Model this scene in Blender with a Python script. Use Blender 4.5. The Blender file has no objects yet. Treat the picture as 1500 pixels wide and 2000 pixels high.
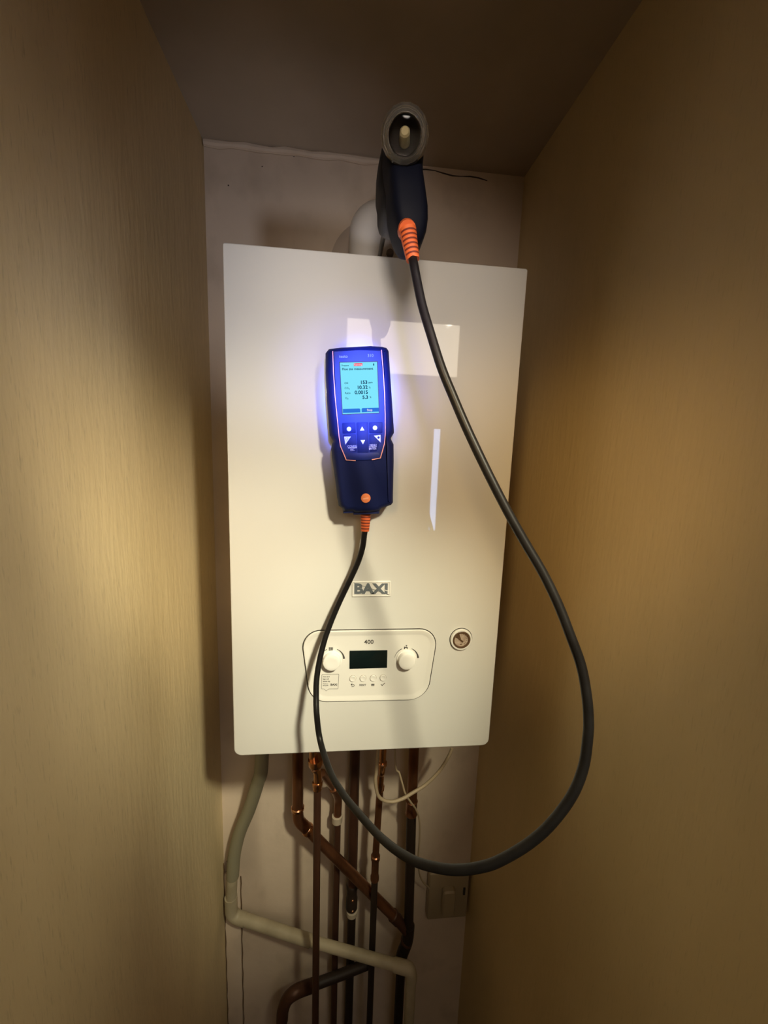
import bpy, bmesh, math, random
from mathutils import Vector, Matrix
random.seed(7)
PI = math.pi
sc = bpy.context.scene
C = sc.collection
V = Vector

# ------------------------------------------------------------------ camera
CAM = V((0.15137528, -0.55493214, 0.45571422))
YAW, PITCH, ROLL, FPX = -0.1057326, -0.15140996, 0.03605926, 787.99
def cam_axes():
    cy, sy = math.cos(YAW), math.sin(YAW)
    f = V((-sy * math.cos(PITCH), cy * math.cos(PITCH), math.sin(PITCH)))
    r0 = V((cy, sy, 0)); u0 = r0.cross(f)
    r = math.cos(ROLL) * r0 + math.sin(ROLL) * u0
    u = -math.sin(ROLL) * r0 + math.cos(ROLL) * u0
    return r, u, f
CR, CU, CF = cam_axes()
cam = bpy.data.objects.new('camera', bpy.data.cameras.new('camera'))
C.objects.link(cam)
M = Matrix((CR, CU, -CF)).transposed().to_4x4(); M.translation = CAM
cam.matrix_world = M
cam.data.sensor_fit = 'HORIZONTAL'; cam.data.sensor_width = 36
cam.data.lens = FPX * 36 / 1500
cam.data.clip_start = 0.01; cam.data.clip_end = 50
sc.camera = cam

# ------------------------------------------------------------------ world, light, exposure
w = bpy.data.worlds.new('world'); sc.world = w; w.use_nodes = True
w.node_tree.nodes['Background'].inputs[0].default_value = (0.5, 0.6, 1, 1)
w.node_tree.nodes['Background'].inputs[1].default_value = 0.0
sc.view_settings.view_transform = 'Standard'
sc.view_settings.look = 'None'
sc.view_settings.gamma = 1
sc.view_settings.use_curve_mapping = False
sc.view_settings.exposure = 0.0
try:
    sc.cycles.use_denoising = True
    sc.cycles.max_bounces = 10
    sc.cycles.diffuse_bounces = 6
except Exception:
    pass
def lamp(name, kind, loc, energy, color, size=0.05, target=None, **kw):
    d = bpy.data.lights.new(name, kind); o = bpy.data.objects.new(name, d); C.objects.link(o)
    o.location = loc; d.energy = energy; d.color = color
    if kind == 'AREA': d.size = size
    else: d.shadow_soft_size = size
    for k, v in kw.items(): setattr(d, k, v)
    if target is not None:
        o.rotation_euler = (V(target) - V(loc)).to_track_quat('-Z', 'Y').to_euler()
    return o
# the warm hall lamp beyond the cupboard's open door, above the right shoulder
# the hall work light: five beams from one head, just outside the cupboard above the right shoulder
for aim, deg, e, col in (
    ((-0.02, 0.05, 0.27), 50, 10.0, (1.000, 0.920, 0.730)),
    ((-0.10, 0.20, 0.32), 28, 82.0, (1.000, 0.850, 0.570)),
    ((-0.10, 0.22, 0.05), 27, 27.0, (1.000, 0.930, 0.680)),
    ((0.21, 0.00, 0.07), 30, 62.0, (1.000, 0.920, 0.630)),
    ((0.02, 0.10, 0.62), 34, 36.0, (1.000, 0.980, 0.930))):
    lamp('work_light', 'SPOT', (0.49, -0.81, 0.912), e, col, 0.045, aim, spot_size=math.radians(deg), spot_blend=1.0)
lamp('bounce_fill', 'SPOT', (0.0, -0.75, 0.70), 13.5, (1.000, 0.66, 0.28), 0.06, (0.49, 0.10, 0.33),
     spot_size=math.radians(36), spot_blend=1.0)  # added warm fill standing in for bounce off the left wall
lamp('upper_left_fill', 'SPOT', (0.02, -0.50, 0.38), 5.0, (0.92, 0.92, 1.000), 0.04, (0.02, 0.28, 0.80),
     spot_size=math.radians(44), spot_blend=1.0)  # added cool fill for the upper boiler and back wall
lamp('boiler_top_fill', 'SPOT', (0.15, -0.70, 0.62), 9.5, (1.000, 0.87, 0.74), 0.05, (0.22, 0.0, 0.64),
     spot_size=math.radians(42), spot_blend=1.0)  # added fill spot that lifts the upper boiler front
# added blue spots imitating screen glow on the analyser: narrow hot spot, weak spill
t_ = lamp('blue_glow_fill', 'SPOT', (0.185, -0.50, 0.60), 88.0, (0.08, 0.16, 1.0), 0.008, (0.172, -0.04, 0.525),
     spot_size=math.radians(17), spot_blend=1.0)
t_.scale = (0.76, 1.15, 1)
lamp('blue_halo_fill', 'SPOT', (0.185, -0.50, 0.60), 4.0, (0.14, 0.14, 1.0), 0.012, (0.168, -0.02, 0.54),
     spot_size=math.radians(30), spot_blend=1.0)

# ------------------------------------------------------------------ helpers
def at(px, py, Y):
    d = CF + CR * ((px - 750) / FPX) - CU * ((py - 1000) / FPX)
    t = (Y - CAM.y) / d.y
    return CAM + d * t
def atz(px, py, z):
    """point at depth z along the view axis"""
    return CAM + (CF + CR * ((px - 750) / FPX) - CU * ((py - 1000) / FPX)) * z

def mat(name, col, rough=0.5, metal=0.0, **kw):
    m = bpy.data.materials.new(name); m.use_nodes = True
    b = m.node_tree.nodes['Principled BSDF']
    b.inputs['Base Color'].default_value = (*col, 1)
    b.inputs['Roughness'].default_value = rough
    b.inputs['Metallic'].default_value = metal
    for k, v in kw.items(): b.inputs[k.replace('_', ' ')].default_value = v
    return m
def noise_mat(name, c1, c2, scale=(8, 8, 8), rough=0.6, metal=0.0, bump=0.0, bscale=None, detail=5, lo=0.35, hi=0.65,
              bdist=0.002, nscale=1.0, **kw):
    m = mat(name, c1, rough, metal, **kw); nt = m.node_tree; N = nt.nodes; L = nt.links
    b = N['Principled BSDF']
    tc = N.new('ShaderNodeTexCoord'); mp = N.new('ShaderNodeMapping'); mp.inputs['Scale'].default_value = scale
    no = N.new('ShaderNodeTexNoise'); no.inputs['Scale'].default_value = nscale; no.inputs['Detail'].default_value = detail
    cr = N.new('ShaderNodeValToRGB')
    cr.color_ramp.elements[0].position = lo; cr.color_ramp.elements[0].color = (*c1, 1)
    cr.color_ramp.elements[1].position = hi; cr.color_ramp.elements[1].color = (*c2, 1)
    L.new(tc.outputs['Object'], mp.inputs['Vector']); L.new(mp.outputs['Vector'], no.inputs['Vector'])
    L.new(no.outputs['Fac'], cr.inputs['Fac']); L.new(cr.outputs['Color'], b.inputs['Base Color'])
    if bump:
        mp2 = N.new('ShaderNodeMapping'); mp2.inputs['Scale'].default_value = bscale or scale
        n2 = N.new('ShaderNodeTexNoise'); n2.inputs['Scale'].default_value = 1; n2.inputs['Detail'].default_value = 4
        bu = N.new('ShaderNodeBump'); bu.inputs['Strength'].default_value = bump; bu.inputs['Distance'].default_value = bdist
        L.new(tc.outputs['Object'], mp2.inputs['Vector']); L.new(mp2.outputs['Vector'], n2.inputs['Vector'])
        L.new(n2.outputs['Fac'], bu.inputs['Height']); L.new(bu.outputs['Normal'], b.inputs['Normal'])
    return m
def emit(name, col, s):
    return mat(name, (0.0, 0.0, 0.0), 0.8, Specular_IOR_Level=0.0, Emission_Color=(*col, 1), Emission_Strength=s)

def obj(name, bm, m, parent=None, smooth=True, angle=35, recalc=True):
    if recalc: bmesh.ops.recalc_face_normals(bm, faces=bm.faces)
    me = bpy.data.meshes.new(name); bm.to_mesh(me); bm.free()
    for mm in (m if isinstance(m, (list, tuple)) else [m]): me.materials.append(mm)
    if smooth:
        for p in me.polygons: p.use_smooth = True
        try: me.set_sharp_from_angle(angle=math.radians(angle))
        except Exception: pass
    o = bpy.data.objects.new(name, me); C.objects.link(o)
    if parent is not None: put(o, parent)
    return o
bpy_roots = {}
def put(o, parent):
    """parent o, whose mesh is in world coordinates, keeping it in place"""
    o.parent = parent
    o.matrix_parent_inverse = Matrix.Identity(4)
    org = origin_of(parent)
    if o.data is not None and hasattr(o.data, 'transform'):
        o.data.transform(Matrix.Translation(-org))
def origin_of(o):
    p = V((0, 0, 0))
    while o is not None: p = p + o.location; o = o.parent
    return p
def tag(o, label=None, cat=None, group=None, kind=None):
    if label: o['label'] = label
    if cat: o['category'] = cat
    if group: o['group'] = group
    if kind: o['kind'] = kind
    return o
def thing(name, loc, label, cat, group=None):
    o = bpy.data.objects.new(name, None); C.objects.link(o); o.location = loc; o.empty_display_size = 0.02
    return tag(o, label, cat, group)
def struct(name, bm, m, **k):
    return tag(obj(name, bm, m, **k), kind='structure')

def box(bm, a, b, bev=0.0, seg=2):
    r = bmesh.ops.create_cube(bm, size=1)
    a, b = V(a), V(b)
    for v in r['verts']:
        v.co = V(((a.x + b.x) / 2 + v.co.x * (b.x - a.x), (a.y + b.y) / 2 + v.co.y * (b.y - a.y), (a.z + b.z) / 2 + v.co.z * (b.z - a.z)))
    if bev:
        es = set(e for v in r['verts'] for e in v.link_edges)
        bmesh.ops.bevel(bm, geom=list(es), offset=bev, segments=seg, profile=0.5, affect='EDGES')
    return bm
def catmull(pts, n=8):
    pts = [V(p) for p in pts]
    P = [2 * pts[0] - pts[1]] + pts + [2 * pts[-1] - pts[-2]]
    out = []
    for i in range(1, len(P) - 2):
        p0, p1, p2, p3 = P[i - 1:i + 3]
        for k in range(n):
            t = k / n
            out.append(0.5 * ((2 * p1) + (p2 - p0) * t + (2 * p0 - 5 * p1 + 4 * p2 - p3) * t * t + (3 * p1 - p0 - 3 * p2 + p3) * t ** 3))
    out.append(pts[-1]); return out
def tube(bm, pts, r, seg=20, cap=True, mi=0):
    """r: number or list per point"""
    pts = [V(p) for p in pts]; n = len(pts)
    R = r if isinstance(r, (list, tuple)) else [r] * n
    T = []
    for i in range(n):
        a = pts[max(0, i - 1)]; b = pts[min(n - 1, i + 1)]
        t = b - a
        T.append(t.normalized() if t.length > 1e-9 else (T[-1] if T else V((0, 0, 1))))
    up = V((0, -1, 0)) if abs(T[0].y) < 0.9 else V((0, 0, 1))
    s = T[0].cross(up).normalized(); rings = []
    for i in range(n):
        s = (s - T[i] * s.dot(T[i])).normalized(); q = T[i].cross(s)
        rings.append([bm.verts.new(pts[i] + R[i] * (math.cos(2 * PI * k / seg) * s + math.sin(2 * PI * k / seg) * q)) for k in range(seg)])
    for i in range(n - 1):
        for k in range(seg):
            f = bm.faces.new((rings[i][k], rings[i][(k + 1) % seg], rings[i + 1][(k + 1) % seg], rings[i + 1][k])); f.material_index = mi
    if cap:
        bm.faces.new(rings[0][::-1]).material_index = mi; bm.faces.new(rings[-1]).material_index = mi
    return bm
def steps(c, ax, prof, bm=None, seg=32, mi=0):
    """lathe: prof = [(distance along ax, radius)...] starting at c"""
    bm = bm or bmesh.new(); ax = V(ax).normalized(); c = V(c)
    up = V((0, 0, 1)) if abs(ax.z) < 0.9 else V((0, 1, 0))
    s = ax.cross(up).normalized(); q = ax.cross(s); rings = []
    for d, r in prof:
        rings.append([bm.verts.new(c + ax * d + max(r, 1e-5) * (math.cos(2 * PI * k / seg) * s + math.sin(2 * PI * k / seg) * q)) for k in range(seg)])
    for i in range(len(rings) - 1):
        for k in range(seg):
            bm.faces.new((rings[i][k], rings[i][(k + 1) % seg], rings[i + 1][(k + 1) % seg], rings[i + 1][k])).material_index = mi
    bm.faces.new(rings[0][::-1]).material_index = mi; bm.faces.new(rings[-1]).material_index = mi
    return bm
def offset_poly(P, d):
    """inward offset of a closed 2-D polygon (x,z)"""
    n = len(P); A = sum(P[i][0] * P[(i + 1) % n][1] - P[(i + 1) % n][0] * P[i][1] for i in range(n))
    sgn = 1 if A > 0 else -1; out = []
    for i in range(n):
        p0, p1, p2 = V(P[i - 1]), V(P[i]), V(P[(i + 1) % n])
        e1 = (p1 - p0).normalized(); e2 = (p2 - p1).normalized()
        n1 = V((-e1.y, e1.x)) * sgn; n2 = V((-e2.y, e2.x)) * sgn
        m = (n1 + n2); m = m.normalized() if m.length > 1e-6 else n1
        out.append(p1 + m * d / max(0.4, m.dot(n1)))
    return [(o.x, o.y) for o in out]
def layers(P, ring, bm=None, cap0=True, cap1=True, mis=None):
    """P = outline in (x,z); ring = [(inset, y)...]"""
    bm = bm or bmesh.new(); rs = []
    for ins, y in ring:
        Q = offset_poly(P, ins) if ins else P
        rs.append([bm.verts.new((q[0], y, q[1])) for q in Q])
    n = len(P)
    for i in range(len(rs) - 1):
        for k in range(n):
            f = bm.faces.new((rs[i][k], rs[i][(k + 1) % n], rs[i + 1][(k + 1) % n], rs[i + 1][k]))
            if mis: f.material_index = mis[i]
    if cap0: bm.faces.new(rs[0][::-1])
    if cap1:
        f = bm.faces.new(rs[-1])
        if mis: f.material_index = mis[-1]
    return bm
def rounded(P, R, seg=7):
    """round the corners of a 2-D polygon; R number or list"""
    n = len(P); out = []
    for i in range(n):
        r = R[i] if isinstance(R, (list, tuple)) else R
        p0, p1, p2 = V(P[i - 1]), V(P[i]), V(P[(i + 1) % n])
        a = (p0 - p1); b = (p2 - p1); la, lb = a.length, b.length; a.normalize(); b.normalize()
        if r <= 0: out.append((p1.x, p1.y)); continue
        ang = a.angle(b); d = min(r / math.tan(ang / 2), la * 0.48, lb * 0.48); rr = d * math.tan(ang / 2)
        c = p1 + (a + b).normalized() * (rr / math.sin(ang / 2))
        v0 = (p1 + a * d) - c; v1 = (p1 + b * d) - c
        a0 = math.atan2(v0.y, v0.x); da = math.atan2(v1.y, v1.x) - a0
        while da > PI: da -= 2 * PI
        while da < -PI: da += 2 * PI
        for k in range(seg + 1):
            t = a0 + da * k / seg; out.append((c.x + rr * math.cos(t), c.y + rr * math.sin(t)))
    return out
def xz(px, py, Y):
    p = at(px, py, Y); return (p.x, p.z)
def ribbon(bm, pts, Y, wd, th=0.0005):
    """flat strip of width wd (number or list) through (x,z) points at depth Y"""
    P = [V(p) for p in pts]; n = len(P); W = wd if isinstance(wd, (list, tuple)) else [wd] * n
    L_, R_ = [], []
    for i in range(n):
        if i == 0: t = P[1] - P[0]
        elif i == n - 1: t = P[-1] - P[-2]
        else: t = (P[i] - P[i - 1]).normalized() + (P[i + 1] - P[i]).normalized()
        t.normalize(); nn = V((-t.y, t.x)); k = 1.0
        if 0 < i < n - 1: k = 1 / max(0.5, nn.dot(V((-(P[i] - P[i - 1]).normalized().y, (P[i] - P[i - 1]).normalized().x))))
        L_.append(P[i] + nn * W[i] / 2 * k); R_.append(P[i] - nn * W[i] / 2 * k)
    poly = [(p.x, p.y) for p in L_] + [(p.x, p.y) for p in R_[::-1]]
    return layers(poly, [(0, Y), (0, Y - th)], bm)
def text(s, name, x, y, z, h, m, parent, align='CENTER', bold=0.0, rot=0.0, sx=1.0, th=0.0002, valign='CENTER', shear=0):
    """upright lettering of cap height h centred on (x,z), facing -y"""
    cu = bpy.data.curves.new(name, 'FONT'); cu.body = s; cu.size = h / 0.70; cu.align_x = align; cu.align_y = valign
    cu.extrude = th / 2; cu.offset = bold * h; cu.resolution_u = 3; cu.shear = shear
    o = bpy.data.objects.new('tmp', cu); C.objects.link(o)
    dg = bpy.context.evaluated_depsgraph_get(); me = bpy.data.meshes.new_from_object(o.evaluated_get(dg))
    bpy.data.objects.remove(o); bpy.data.curves.remove(cu)
    me.transform(Matrix.Diagonal((sx, 1, 1, 1)))
    me.transform(Matrix.Rotation(rot, 4, 'Z')); me.transform(Matrix.Rotation(PI / 2, 4, 'X')); me.transform(Matrix.Translation((x, y, z)))
    me.materials.clear(); me.materials.append(m); me.name = name
    o = bpy.data.objects.new(name, me); C.objects.link(o)
    put(o, parent); return o

# ------------------------------------------------------------------ materials
m_side = noise_mat('cream_wall_paint', (0.66, 0.535, 0.315), (0.74, 0.605, 0.365), (9, 9, 2.2), 0.6, bump=0.6,
                   bscale=(120, 120, 20), bdist=0.0016, detail=8)
def flecks(m, scale, lo, hi, dark):
    """sparse darker streaks worn into the paint"""
    nt = m.node_tree; N = nt.nodes; L = nt.links; b = N['Principled BSDF']
    src = b.inputs['Base Color'].links[0].from_socket
    tc = N.new('ShaderNodeTexCoord'); mp = N.new('ShaderNodeMapping'); mp.inputs['Scale'].default_value = scale
    no = N.new('ShaderNodeTexNoise'); no.inputs['Scale'].default_value = 1; no.inputs['Detail'].default_value = 6
    mr = N.new('ShaderNodeMapRange'); mr.inputs['From Min'].default_value = lo; mr.inputs['From Max'].default_value = hi
    mr.inputs['To Min'].default_value = 0.0; mr.inputs['To Max'].default_value = dark
    mx = N.new('ShaderNodeMix'); mx.data_type = 'RGBA'; mx.inputs['B'].default_value = (0.12, 0.085, 0.045, 1)
    L.new(tc.outputs['Object'], mp.inputs['Vector']); L.new(mp.outputs['Vector'], no.inputs['Vector'])
    L.new(no.outputs['Fac'], mr.inputs['Value']); L.new(mr.outputs['Result'], mx.inputs['Factor'])
    L.new(src, mx.inputs['A']); L.new(mx.outputs['Result'], b.inputs['Base Color'])
flecks(m_side, (520, 520, 60), 0.58, 0.80, 0.30)
m_right = noise_mat('cream_wall_paint_shaded', (0.56, 0.435, 0.235), (0.62, 0.485, 0.27), (7, 7, 2.2), 0.6, bump=0.4,
                    bscale=(120, 120, 20), bdist=0.0014, detail=8)  # same paint as the left wall, colour darkened for the shade on this side
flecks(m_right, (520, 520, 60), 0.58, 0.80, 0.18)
m_back = noise_mat('plaster_paint', (0.60, 0.49, 0.39), (0.68, 0.56, 0.45), (6, 6, 6), 0.7, bump=0.25, bscale=(60, 60, 60), bdist=0.002)
flecks(m_back, (14, 14, 9), 0.55, 0.75, 0.22)
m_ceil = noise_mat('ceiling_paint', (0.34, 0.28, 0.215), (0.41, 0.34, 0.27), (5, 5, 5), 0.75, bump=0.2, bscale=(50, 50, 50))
m_hall = noise_mat('hall_paint', (0.30, 0.26, 0.20), (0.34, 0.30, 0.23), (3, 3, 3), 0.7, bump=0.1)
m_hallceil = mat('hall_ceiling_paint', (0.82, 0.78, 0.70), 0.7)
m_floor = noise_mat('floor_boards', (0.04, 0.028, 0.018), (0.07, 0.05, 0.03), (2, 20, 2), 0.6, bump=0.1)
m_crack = mat('crack_dark', (0.05, 0.035, 0.025), 0.9)
m_boiler = noise_mat('boiler_enamel', (0.75, 0.74, 0.71), (0.77, 0.76, 0.73), (3, 3, 3), 0.42, Coat_Weight=1.0, Coat_Roughness=0.025, Coat_IOR=2.1)
m_panel = mat('panel_plastic', (0.76, 0.74, 0.70), 0.4)
m_knob = mat('knob_plastic', (0.84, 0.82, 0.78), 0.35)
m_gap = mat('gap_dark', (0.03, 0.025, 0.02), 0.8)
m_print = mat('printed_grey', (0.06, 0.055, 0.05), 0.6)
m_badge = mat('badge_letters', (0.14, 0.16, 0.18), 0.4)
m_lcd = mat('lcd_dark', (0.006, 0.012, 0.012), 0.12)
m_gauge = mat('gauge_bezel', (0.10, 0.055, 0.03), 0.35)
m_dial = noise_mat('gauge_dial', (0.33, 0.24, 0.18), (0.50, 0.40, 0.32), (150, 150, 150), 0.4)
m_navy = noise_mat('analyser_rubber', (0.004, 0.008, 0.055), (0.005, 0.010, 0.062), (30, 30, 30), 0.55, Specular_IOR_Level=0.2)
m_navy2 = mat('analyser_face', (0.006, 0.014, 0.10), 0.5, Specular_IOR_Level=0.2)
m_key = mat('key_white', (0.62, 0.62, 0.72), 0.5)
m_line = mat('accent_line_pink', (0.75, 0.30, 0.22), 0.5)
m_screen = emit('screen_glow', (0.22, 0.80, 1.0), 1.0)
m_soft = emit('screen_softkey', (0.03, 0.18, 0.75), 1.0)
m_red = emit('screen_red', (0.95, 0.10, 0.16), 1.0)
m_white_e = emit('screen_white', (0.9, 0.85, 1.0), 1.0)
m_ink = emit('screen_ink', (0.004, 0.03, 0.11), 1.0)
m_orange = mat('orange_rubber', (0.72, 0.14, 0.035), 0.5)
m_groove = mat('orange_rubber_groove', (0.16, 0.02, 0.01), 0.7)
m_rubber = noise_mat('black_rubber', (0.007, 0.006, 0.006), (0.010, 0.009, 0.009), (60, 60, 60), 0.40, Specular_IOR_Level=0.2)
m_handle = mat('probe_plastic', (0.004, 0.005, 0.012), 0.6, Specular_IOR_Level=0.12)
m_steel = mat('probe_steel', (0.10, 0.095, 0.095), 0.4, 0.6)
m_clear = mat('clear_plastic', (0.82, 0.77, 0.68), 0.05, Transmission_Weight=0.95, IOR=1.4)
m_window = mat('clear_window', (0.95, 0.92, 0.88), 0.03, Transmission_Weight=1.0, IOR=1.15)
m_wick = noise_mat('filter_wick', (0.70, 0.62, 0.36), (0.80, 0.72, 0.44), (200, 200, 200), 0.8)
m_dark = mat('trap_dark', (0.03, 0.02, 0.02), 0.35)
m_flue = mat('flue_white', (0.72, 0.69, 0.66), 0.4)
m_seal = mat('flue_seal', (0.50, 0.42, 0.36), 0.6)
m_cu = noise_mat('copper_tarnished', (0.20, 0.085, 0.042), (0.34, 0.155, 0.08), (30, 30, 12), 0.33, 0.85, bump=0.1, bscale=(60, 60, 20))
m_cu_dark = noise_mat('copper_brown', (0.075, 0.033, 0.02), (0.11, 0.048, 0.028), (30, 30, 10), 0.45, 0.4)
m_cu_bright = noise_mat('copper_bright', (0.70, 0.36, 0.20), (0.85, 0.50, 0.30), (40, 40, 40), 0.2, 1.0)
m_blackpipe = mat('pipe_black', (0.022, 0.013, 0.009), 0.5)
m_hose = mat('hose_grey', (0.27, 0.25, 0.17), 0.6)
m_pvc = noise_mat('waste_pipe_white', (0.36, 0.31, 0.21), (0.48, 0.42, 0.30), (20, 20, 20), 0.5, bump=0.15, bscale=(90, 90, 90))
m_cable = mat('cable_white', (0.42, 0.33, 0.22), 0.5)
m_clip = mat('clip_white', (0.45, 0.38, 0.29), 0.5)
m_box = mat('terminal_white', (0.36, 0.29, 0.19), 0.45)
m_shade = mat('lamp_glass', (0.9, 0.85, 0.75), 0.4)
m_diff = emit('diffuser_glow', (1.0, 0.86, 0.66), 2.3)
m_day = emit('window_daylight', (0.45, 0.62, 1.0), 4.0)
m_door = mat('hall_door_wood', (0.16, 0.09, 0.05), 0.5)

# ------------------------------------------------------------------ the setting
XL, XR, YB, ZC, ZF, YD = -0.105, 0.488, 0.28, 0.985, -1.35, -0.62
def slab(name, a, b, m): return struct(name, box(bmesh.new(), a, b), m, smooth=False)
slab('wall_back', (XL - 0.05, YB, ZF), (XR + 0.05, YB + 0.05, ZC + 0.05), m_back)
slab('wall_left', (XL - 0.05, YD - 0.06, ZF), (XL, YB, ZC + 0.02), m_side)
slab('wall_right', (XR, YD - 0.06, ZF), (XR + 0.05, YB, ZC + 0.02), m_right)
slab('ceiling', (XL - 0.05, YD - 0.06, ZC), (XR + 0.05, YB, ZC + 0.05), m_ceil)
slab('wall_front', (XL, YD - 0.06, 0.828), (XR - 0.0005, YD, ZC), m_side)
slab('floor', (-0.2, -2.4, ZF - 0.05), (1.9, YB + 0.05, ZF), m_floor)
slab('wall_hall_left', (-0.20, -2.35, ZF), (XL - 0.05, YD - 0.06, ZC), m_hall)
slab('wall_hall_right', (1.85, -2.35, ZF), (1.9, YD - 0.06, ZC), m_hall)
slab('wall_hall_rear', (-0.20, -2.40, ZF), (1.9, -2.35, ZC), m_door)
slab('wall_hall_front', (XR + 0.05, YD - 0.06, ZF), (1.9, YD - 0.01, ZC), m_hall)
slab('ceiling_hall', (-0.20, -2.40, ZC), (1.9, YD - 0.06, ZC + 0.05), m_hallceil)
slab('window_1', (0.80, -2.351, -0.12), (0.845, -2.345, 0.62), m_day)
# filler bead along the back wall and ceiling joint, and the strip in the left corner
bm = bmesh.new()
pts = [V((XL + 0.002 + 0.33 * k / 14, YB - 0.004, ZC - 0.004 - 0.0012 * math.sin(k * 1.7))) for k in range(15)]
tube(bm, pts, [0.006 + 0.0012 * math.sin(k * 2.3) for k in range(15)], 10)
struct('trim_1', bm, m_back)
bm = bmesh.new()
pts = [(XL + 0.35 + 0.17 * k / 10, ZC - 0.005 - 0.002 * math.sin(k * 1.3) - 0.0008 * k) for k in range(11)]
ribbon(bm, pts, YB + 0.0003, [0.0008 + 0.0012 * abs(math.sin(k * 2.1 + 1)) for k in range(11)], 0.0015)
struct('trim_2', bm, m_crack, smooth=False)
bm = bmesh.new(); box(bm, (XL, YB - 0.006, ZF), (XL + 0.036, YB, -0.53), 0.0015)
struct('trim_3', bm, m_back)
bm = bmesh.new()
for x0, ztop, w0 in ((XL + 0.0375, -0.545, 0.0026), (XL + 0.0012, -0.50, 0.0022)):
    pts = [(x0 + 0.0007 * math.sin(k * 1.9), ztop - 0.8 * k / 40) for k in range(41)]
    ribbon(bm, pts, YB - (0.0002 if x0 > XL + 0.01 else 0.0061), [w0 * (0.55 + 0.45 * abs(math.sin(k * 0.9 + 1))) for k in range(41)], 0.0006)
struct('trim_5', bm, mat('crack_brown', (0.13, 0.075, 0.035), 0.9), smooth=False)
bm = bmesh.new()
for (px, py, r) in ((430, 1477, 2.2), (446, 362, 1.6), (574, 305, 1.5), (444, 1682, 2.0), (512, 325, 1.2), (640, 312, 1.4)):
    p = at(px, py, YB); steps((p.x, YB + 0.001, p.z), (0, -1, 0), [(0, r * 0.0011), (0.0014, r * 0.0008)], bm, 9)
struct('trim_4', bm, m_crack)

# ------------------------------------------------------------------ boiler
BW, BH, BD = 0.39, 0.70, 0.262
boiler = thing('boiler', (BW / 2, BD / 2, 0), 'white wall-hung gas boiler with dials and a dark display, fixed to the back wall', 'boiler')
bm = bmesh.new()
outl = rounded([(0, 0), (BW, 0), (BW, BH), (0, BH)], [0.011, 0.011, 0.003, 0.003], 6)
layers(outl, [(0, BD), (0, 0.0014), (0.0004, 0.0004), (0.0014, 0.0), (0.0030, 0.0)], bm)
obj('casing', bm, m_boiler, boiler, angle=14)
bm = bmesh.new(); box(bm, (0.05, BD, 0.1), (BW - 0.05, YB - 0.0005, 0.66)); obj('mounting_bracket', bm, m_steel, boiler, smooth=False)
p0, p1 = at(588, 1477, 0.02), at(628, 1474, 0.02)
bm = bmesh.new(); box(bm, (p0.x, 0.02, -0.006), (p1.x, 0.03, 0.001)); obj('bottom_flange', bm, m_boiler, boiler, smooth=False)

# control panel
Y0 = -0.0002
cp = [xz(586, 1231, 0), xz(857, 1227, 0), xz(834, 1366, 0), xz(605, 1371, 0)]
cpo = rounded(cp, [0.026, 0.026, 0.032, 0.030], 10)
panel = bpy.data.objects.new('control_panel', None)
cpc = V((sum(p[0] for p in cp) / 4, 0, sum(p[1] for p in cp) / 4))
bm = bmesh.new()
layers(cpo, [(0.0011, 0.0008), (0.0011, -0.0012), (0.0018, -0.0026), (0.0040, -0.0026), (0.0078, -0.0010), (0.0105, -0.0008)], bm)
panel = obj('control_panel', bm, m_panel, boiler)
# keep panel as a mesh whose origin equals the boiler's
bm = bmesh.new(); layers(cpo, [(-0.0003, 0.0008), (-0.0003, -0.0003)], bm); obj('panel_gap', bm, m_gap, panel)
PF = -0.0009   # panel face
def pxz(px, py): return at(px, py, PF)
p = pxz(720.5, 1254); text('400', 'lettering', p.x, PF - 0.0001, p.z, 0.0064, m_print, panel, bold=0.02, sx=1.02)
bm = bmesh.new(); q = [xz(682.8, 1271, PF), xz(756.6, 1269.6, PF), xz(755.8, 1304, PF), xz(682.6, 1306, PF)]
layers(rounded(q, 0.0005, 2), [(0, 0.0), (0, -0.0014), (0.0003, -0.0016)], bm); disp = obj('display', bm, m_lcd, panel)
def knob(px, py, r):
    c = at(px, py, PF)
    bm = steps((c.x, -0.0002, c.z), (0, -1, 0), [(0, r * 1.14), (0.0016, r * 1.14), (0.0022, r * 1.10), (0.0022, r * 1.0), (0.0085, r * 0.97), (0.0098, r * 0.93), (0.0102, r * 0.86), (0.0100, r * 0.5), (0.0098, 0)], seg=48)
    k = obj('knob', bm, m_knob, panel); return c
def arc(c, r, a0, a1, w0, w1, n=14):
    pts = [(c.x + r * math.cos(math.radians(a0 + (a1 - a0) * k / n)), c.z + r * math.sin(math.radians(a0 + (a1 - a0) * k / n))) for k in range(n + 1)]
    return pts, [w0 + (w1 - w0) * k / n for k in range(n + 1)]
bm = bmesh.new()
for (px, py) in ((648.0, 1288.5), (793.5, 1287)):
    c = knob(px, py, 0.0130)
    for (a0, a1, w0, w1) in ((66, 4, 0.0006, 0.0028), (114, 172, 0.0010, 0.0003)):
        pts, ws = arc(c, 0.0178, a0, a1, w0, w1); obj('dial_marking', ribbon(bmesh.new(), pts, PF - 0.0001, ws, 0.0002), m_print, panel, smooth=False)
bm.free()
bm = bmesh.new()   # radiator icon over the left dial, tap icon over the right dial
c = pxz(646.4, 1267.5)
for k in range(4):
    x = c.x - 0.0024 + k * 0.0016; box(bm, (x - 0.0005, PF - 0.0003, c.z - 0.0024), (x + 0.0005, PF, c.z + 0.0024))
for dz in (-0.0016, 0.0016): box(bm, (c.x - 0.0027, PF - 0.0003, c.z + dz - 0.0003), (c.x + 0.0027, PF, c.z + dz + 0.0003))
obj('dial_symbol', bm, m_print, panel, smooth=False)
bm = bmesh.new(); c = pxz(793, 1265)
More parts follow.
